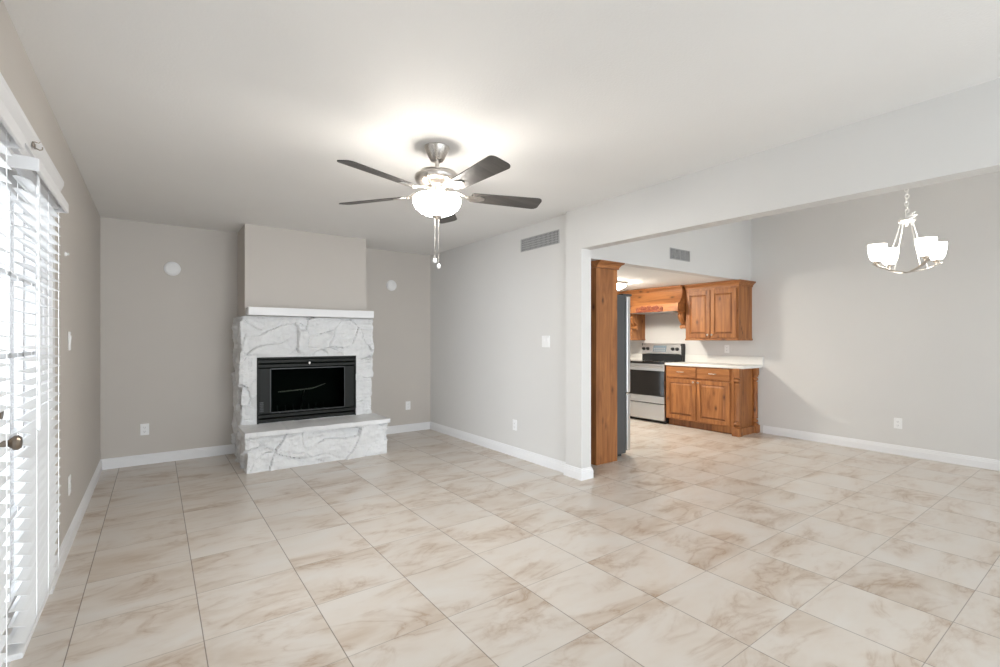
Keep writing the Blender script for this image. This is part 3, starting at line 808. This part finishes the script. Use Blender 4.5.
# left base cabinet beyond the range
lb = thing('base_cabinet', 'knotty wood base cabinet beyond the range, mostly hidden by the refrigerator', 'cabinet', (XD, 5.475, 0), FR)
bm = B(); box(bm, -0.40, 0.40, -BD, -0.002, 0.10, 0.885); obj('body', bm, M['wood'], lb)
bm = B(); box(bm, -0.39, 0.39, -BD+0.055, -0.01, 0, 0.10); obj('toe_kick', bm, M['wooddark'], lb)
for k in range(2):
    x0 = -0.39+k*0.395; x1 = x0+0.385
    bm = B(); raised_panel(bm, x0, x1, 0.115, 0.700, -BD); d = obj('door', bm, [M['wood'], M['wooddark']], lb); knob(d, x1-0.03 if k == 0 else x0+0.03, -BD-0.019, 0.665)
    bm = B(); box(bm, x0, x1, -BD-0.019, -BD, 0.722, 0.872, 0.004); dr = obj('drawer', bm, M['woodx'], lb); pull(dr, (x0+x1)/2, -BD-0.019, 0.80)
# countertops
def counter(y0, y1, label):
    t = thing('countertop', label, 'countertop', (XD, (y0+y1)/2, 0.888), FR)
    h = (y1-y0)/2
    bx('worktop', M['counter'], t, -h, h, -BD-0.035, 0, 0, 0.038, bev=0.006)
    bx('backsplash', M['counter'], t, -h, h, -0.022, 0, 0.038, 0.152, bev=0.004)
counter(3.10, 4.270, 'white countertop with low backsplash right of the range')
counter(5.010, 5.90, 'white countertop with low backsplash left of the range, mostly hidden')

# upper cabinets
UD = XD-6.325
def upper(y0, y1, label, ends):
    t = thing('wall_cabinet', label, 'cabinet', (XD, (y0+y1)/2, 1.262), FR)
    h = (y1-y0)/2; H_ = 0.735
    bm = B(); box(bm, -h, h, -UD, -0.001, 0.018, H_); obj('body', bm, M['wood'], t)
    bm = B(); box(bm, -h-0.0, h+0.012, -UD-0.022, -0.001, -0.004, 0.022, 0.005); obj('bottom_rail', bm, M['woodx'], t)
    bm = B(); crown(bm, -h, h, -UD-0.004, -0.001, H_-0.002, 0.808, 0.055, ends[0], ends[1]); obj('crown_moulding', bm, M['woodx'], t)
    for k in range(2):
        x0 = -h+0.022+k*(h-0.016); x1 = x0+h-0.028
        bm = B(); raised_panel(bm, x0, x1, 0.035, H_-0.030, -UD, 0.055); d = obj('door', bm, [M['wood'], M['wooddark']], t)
        knob(d, x1-0.025 if k == 0 else x0+0.025, -UD-0.019, 0.075)
upper(3.252, 4.035, 'two door knotty wood wall cabinet right of the range hood', (False, True))
upper(5.025, 5.75, 'knotty wood wall cabinet left of the range hood, mostly hidden', (False, False))

# range hood
hd = thing('range_hood', 'flared knotty wood range hood with red-brown carving above the range', 'range hood', (XD, 4.53, 1.70), FR)
hw = 0.492
prof = [(-0.001, 0.10), (-0.535, 0.10)]
for k in range(9):
    t_ = k/8; prof.append((-0.525+0.085*(1-(1-t_)**2.0), 0.105+0.205*t_))
prof += [(-0.44, 0.335), (-0.001, 0.335)]
bm = B(); prism(bm, prof, 'x', -hw, hw); obj('flared_body', bm, M['woodx'], hd)
bm = B(); box(bm, -hw, hw, -0.556, -0.001, -0.008, 0.098, 0.003); box(bm, -hw, hw, -0.548, -0.001, 0.096, 0.112, 0.005); obj('apron', bm, M['woodx'], hd)
bm = B(); prism(bm, [(-0.44, 0.305), (-0.455, 0.305), (-0.46, 0.325), (-0.485, 0.350), (-0.485, 0.368), (-0.001, 0.368), (-0.001, 0.305)], 'x', -hw, hw); obj('crown_moulding', bm, M['woodx'], hd)
bm = B(); box(bm, -0.38, 0.38, -0.50, -0.08, -0.016, -0.008); box(bm, -0.06, 0.02, -0.47, -0.42, -0.022, -0.014, 0.003); obj('hood_liner', bm, M['steel'], hd)
cv = B()
def spiral(cx_, cz_, r0, turns, dirn, start, n=22):
    pts = []
    for i in range(n):
        t = i/(n-1); a = start+dirn*turns*2*PI*t; r = r0*(1-0.82*t)
        pts.append((cx_+r*math.cos(a), -0.553, cz_+r*math.sin(a)))
    return pts
for s in (-1, 1):
    m_ = lambda pts: [(s*p[0], p[1], p[2]) for p in pts]
    tube(cv, m_(spiral(0.205, 0.040, 0.024, 1.3, 1, -PI/2)), [0.008-0.0002*i for i in range(22)], 6)
    tube(cv, m_([(0.205, -0.553, 0.016), (0.16, -0.553, 0.014), (0.11, -0.555, 0.030), (0.06, -0.556, 0.026), (0.0, -0.557, 0.032)]), [0.007, 0.009, 0.009, 0.009, 0.011], 6)
    tube(cv, m_(spiral(0.130, 0.050, 0.022, 1.2, -1, PI)), 0.007, 6)
    tube(cv, m_(spiral(0.075, 0.046, 0.022, 1.2, 1, 0)), 0.007, 6)
    tube(cv, m_([(0.10, -0.553, 0.024), (0.10, -0.555, 0.066), (0.125, -0.553, 0.074)]), [0.006, 0.007, 0.003], 6)
    for x_, z_, a_ in ((0.02, 0.05, 1.2), (0.04, 0.045, 0.8), (0.155, 0.04, 0.9), (0.18, 0.03, 0.5), (0.05, 0.02, -0.4)):
        tube(cv, m_([(x_, -0.552, z_), (x_+0.014*math.cos(a_), -0.558, z_+0.014*math.sin(a_)), (x_+0.030*math.cos(a_), -0.553, z_+0.030*math.sin(a_))]), [0.005, 0.008, 0.002], 6)
tube(cv, [(0, -0.552, 0.018), (0, -0.560, 0.050), (0, -0.554, 0.084)], [0.008, 0.014, 0.004], 8)
bmesh.ops.transform(cv, matrix=Matrix.Translation((0, -0.011, -0.022)) @ Matrix.Diagonal((1.06, 1.0, 1.45, 1.0)), verts=cv.verts[:])
o = obj('carved_onlay', cv, M['carve'], hd, True); o['label'] = 'red-brown carved scroll onlay'
for x0 in (-hw+0.004, hw-0.094):
    b = B()
    yb_ = -0.29
    pf = [(yb_, -0.010), (-0.43, -0.010), (-0.435, -0.035), (-0.42, -0.052)]
    for k in range(11):
        t_ = k/10; pf.append((-0.425+0.085*t_-0.016*math.sin(t_*PI*1.5), -0.060-0.15*t_))
    for k in range(9):
        a_ = math.radians(170+k*28); pf.append((-0.335+0.024*math.cos(a_), -0.238+0.026*math.sin(a_)))
    pf += [(yb_, -0.262)]
    prism(b, pf, 'x', x0+0.014, x0+0.076)
    for xx in (x0+0.010, x0+0.080): tube(b, [(xx, p[0], p[1]) for p in pf[3:-1]], 0.008, 6)
    lathe(b, [(0.026, x0-0.004), (0.031, x0+0.004), (0.031, x0+0.086), (0.026, x0+0.094)], cy=-0.340, cz=-0.238, axis='x', seg=18)
    tube(b, [(x0+0.045, -0.430, -0.05), (x0+0.045, -0.432, -0.09), (x0+0.045, -0.410, -0.15), (x0+0.045, -0.365, -0.20)], [0.014, 0.026, 0.022, 0.010], 8)
    box(b, x0, x0+0.09, -0.445, yb_, -0.022, -0.009, 0.003)
    obj('corbel', b, M['wood'], hd)

# range
rg = thing('kitchen_range', 'stainless electric range with black oven window below the wood hood', 'range', (XD, 4.640, 0), FR)
w = 0.365; RF = -(XD-6.15)
bx('body', M['black'], rg, -w, w, RF+0.03, -0.03, 0.03, 0.905, bev=0.004)
bx('cooktop', M['ovenglass'], rg, -w, w, RF-0.012, -0.09, 0.905, 0.932, bev=0.005)
for x, y, r in ((-0.19, -0.20, 0.08), (0.19, -0.20, 0.095), (-0.19, -0.43, 0.10), (0.19, -0.43, 0.075)):
    obj('burner_ring', lathe(B(), [(r, 0.9322), (r, 0.9326), (r-0.003, 0.9326), (r-0.003, 0.9322)], x, y, 36, caps=False), M['grille'], rg)
bm = B(); box(bm, -w, w, -0.105, -0.012, 0.905, 1.035, 0.004); obj('back_riser', bm, M['black'], rg)
bm = B(); prism(bm, [(-0.115, 1.03), (-0.135, 1.045), (-0.105, 1.195), (-0.09, 1.205), (-0.012, 1.205), (-0.012, 1.03)], 'x', -w, w)
cp = obj('control_panel', bm, M['steel'], rg)
tl = Matrix.Translation((0, -0.120, 1.120)) @ Matrix.Rotation(math.radians(-11.3), 4, 'X')
for sx in (-1, 1):
    b = B(); box(b, -w*1.001 if sx < 0 else w-0.012, -w+0.012 if sx < 0 else w*1.001, -0.11, -0.010, 1.03, 1.207, 0.002); obj('end_cap', b, M['black'], cp)
b = B(); box(b, -0.135, 0.105, -0.006, 0.004, -0.045, 0.055, 0.002, mtx=tl); obj('display', b, M['display'], cp)
b = B()
for r_ in range(2):
    for c_ in range(6): box(b, -0.115+c_*0.036, -0.092+c_*0.036, -0.008, 0, -0.035+r_*0.030, -0.020+r_*0.030, 0.001, mtx=tl)
obj('touch_keys', b, M['grille'], cp)
for x in (-0.315, -0.235, 0.225, 0.305):
    b = B(); lathe(b, [(0.027, 0.0), (0.027, -0.006), (0.021, -0.010), (0.019, -0.032), (0, -0.034)], cx=x, cz=0.0, axis='y', seg=20)
    box(b, x-0.004, x+0.004, -0.042, -0.030, -0.018, 0.018, 0.001)
    bmesh.ops.transform(b, matrix=tl, verts=b.verts[:]); obj('knob', b, M['black'], cp, True)
bm = B(); box(bm, -w+0.002, w-0.002, RF, RF+0.04, 0.795, 0.895, 0.004); box(bm, -w+0.002, w-0.002, RF, RF+0.04, 0.300, 0.405, 0.004)
box(bm, -w+0.002, w-0.002, RF+0.006, RF+0.04, 0.405, 0.795)
od = obj('oven_door', bm, M['steel'], rg)
bx('oven_window', M['ovenglass'], od, -w+0.004, w-0.004, RF-0.001, RF+0.006, 0.408, 0.792, bev=0.002)
b = B(); tube(b, [(-w+0.05, RF, 0.855), (-w+0.05, RF-0.045, 0.855)], 0.010, 8); tube(b, [(w-0.05, RF, 0.855), (w-0.05, RF-0.045, 0.855)], 0.010, 8)
tube(b, [(-w+0.02, RF-0.047, 0.855), (w-0.02, RF-0.047, 0.855)], 0.014, 12)
obj('handle', b, M['steel'], od, True)
bx('storage_drawer', M['steel'], rg, -w+0.002, w-0.002, RF, RF+0.04, 0.045, 0.288, bev=0.006)
for x in (-0.33, 0.33):
    for y in (RF+0.08, -0.08): obj('foot', lathe(B(), [(0.02, 0), (0.02, 0.035)], x, y, 12), M['black'], rg)

# refrigerator (faces +X) and its wood end panel
rf = thing('refrigerator', 'grey sided refrigerator with stainless doors behind the tall wood panel', 'refrigerator', (3.47, 3.80, 0), PI/2)
# local x = world y, local -y = world +x
fw = 0.425
bx('cabinet', M['gray'], rf, -fw, fw, -0.69, 0, 0.03, 1.755, bev=0.006)
for nm, z0, z1 in (('freezer_drawer', 0.055, 0.672), ('fridge_door', 0.692, 1.745)):
    d = bx(nm, M['steel'], rf, -fw, fw, -0.768, -0.706, z0, z1, bev=0.009)
    b = B()
    if nm == 'fridge_door': tube(b, [(fw-0.06, -0.768, 0.80), (fw-0.06, -0.812, 0.82), (fw-0.06, -0.812, 1.55), (fw-0.06, -0.768, 1.57)], 0.012, 10)
    else: tube(b, [(-fw+0.08, -0.768, 0.60), (-fw+0.10, -0.812, 0.60), (fw-0.10, -0.812, 0.60), (fw-0.08, -0.768, 0.60)], 0.012, 10)
    obj('handle', b, M['steel'], d, True)
bx('door_gasket', M['slot'], rf, -fw+0.02, fw-0.02, -0.72, -0.685, 0.06, 1.74)
for x in (-fw+0.03, fw-0.03): bx('hinge_cap', M['slot'], rf, x-0.03, x+0.03, -0.79, -0.64, 1.750, 1.772, bev=0.004)
for x in (-fw+0.05, fw-0.05):
    for y in (-0.64, -0.06): obj('foot', lathe(B(), [(0.022, 0), (0.022, 0.035)], x, y, 12), M['slot'], rf)
tp = thing('tall_cabinet', 'tall knotty wood cabinet side with cornice beside the refrigerator', 'cabinet', (3.765, 3.33, 0))
bx('side_panel', M['wood'], tp, -0.17, 0.150, -0.04, 0.04, 0, 2.0, bev=0.002)
bm = B(); crown(bm, -0.17, 0.150, -0.041, 0.041, 2.002, 2.072, 0.055, False, True); obj('cornice', bm, M['woodx'], tp)
# kitchen ceiling light
kl = thing('ceiling_light', 'lit round kitchen ceiling light with nickel band, partly behind the tall wood panel', 'ceiling light', (5.26, 4.47, ZK))
obj('band', lathe(B(), [(0.150, -0.001), (0.155, -0.006), (0.155, -0.012), (0.168, -0.014), (0.168, -0.034), (0.160, -0.036), (0, -0.036)], seg=40), M['nickel'], kl, True)
obj('diffuser', lathe(B(), [(0.158, -0.034), (0.150, -0.052), (0.125, -0.074), (0.080, -0.092), (0.03, -0.099), (0, -0.100)], seg=40), M['tube'], kl, True)
obj('finial', lathe(B(), [(0.010, -0.097), (0.012, -0.106), (0, -0.114)], seg=14), M['nickel'], kl, True)
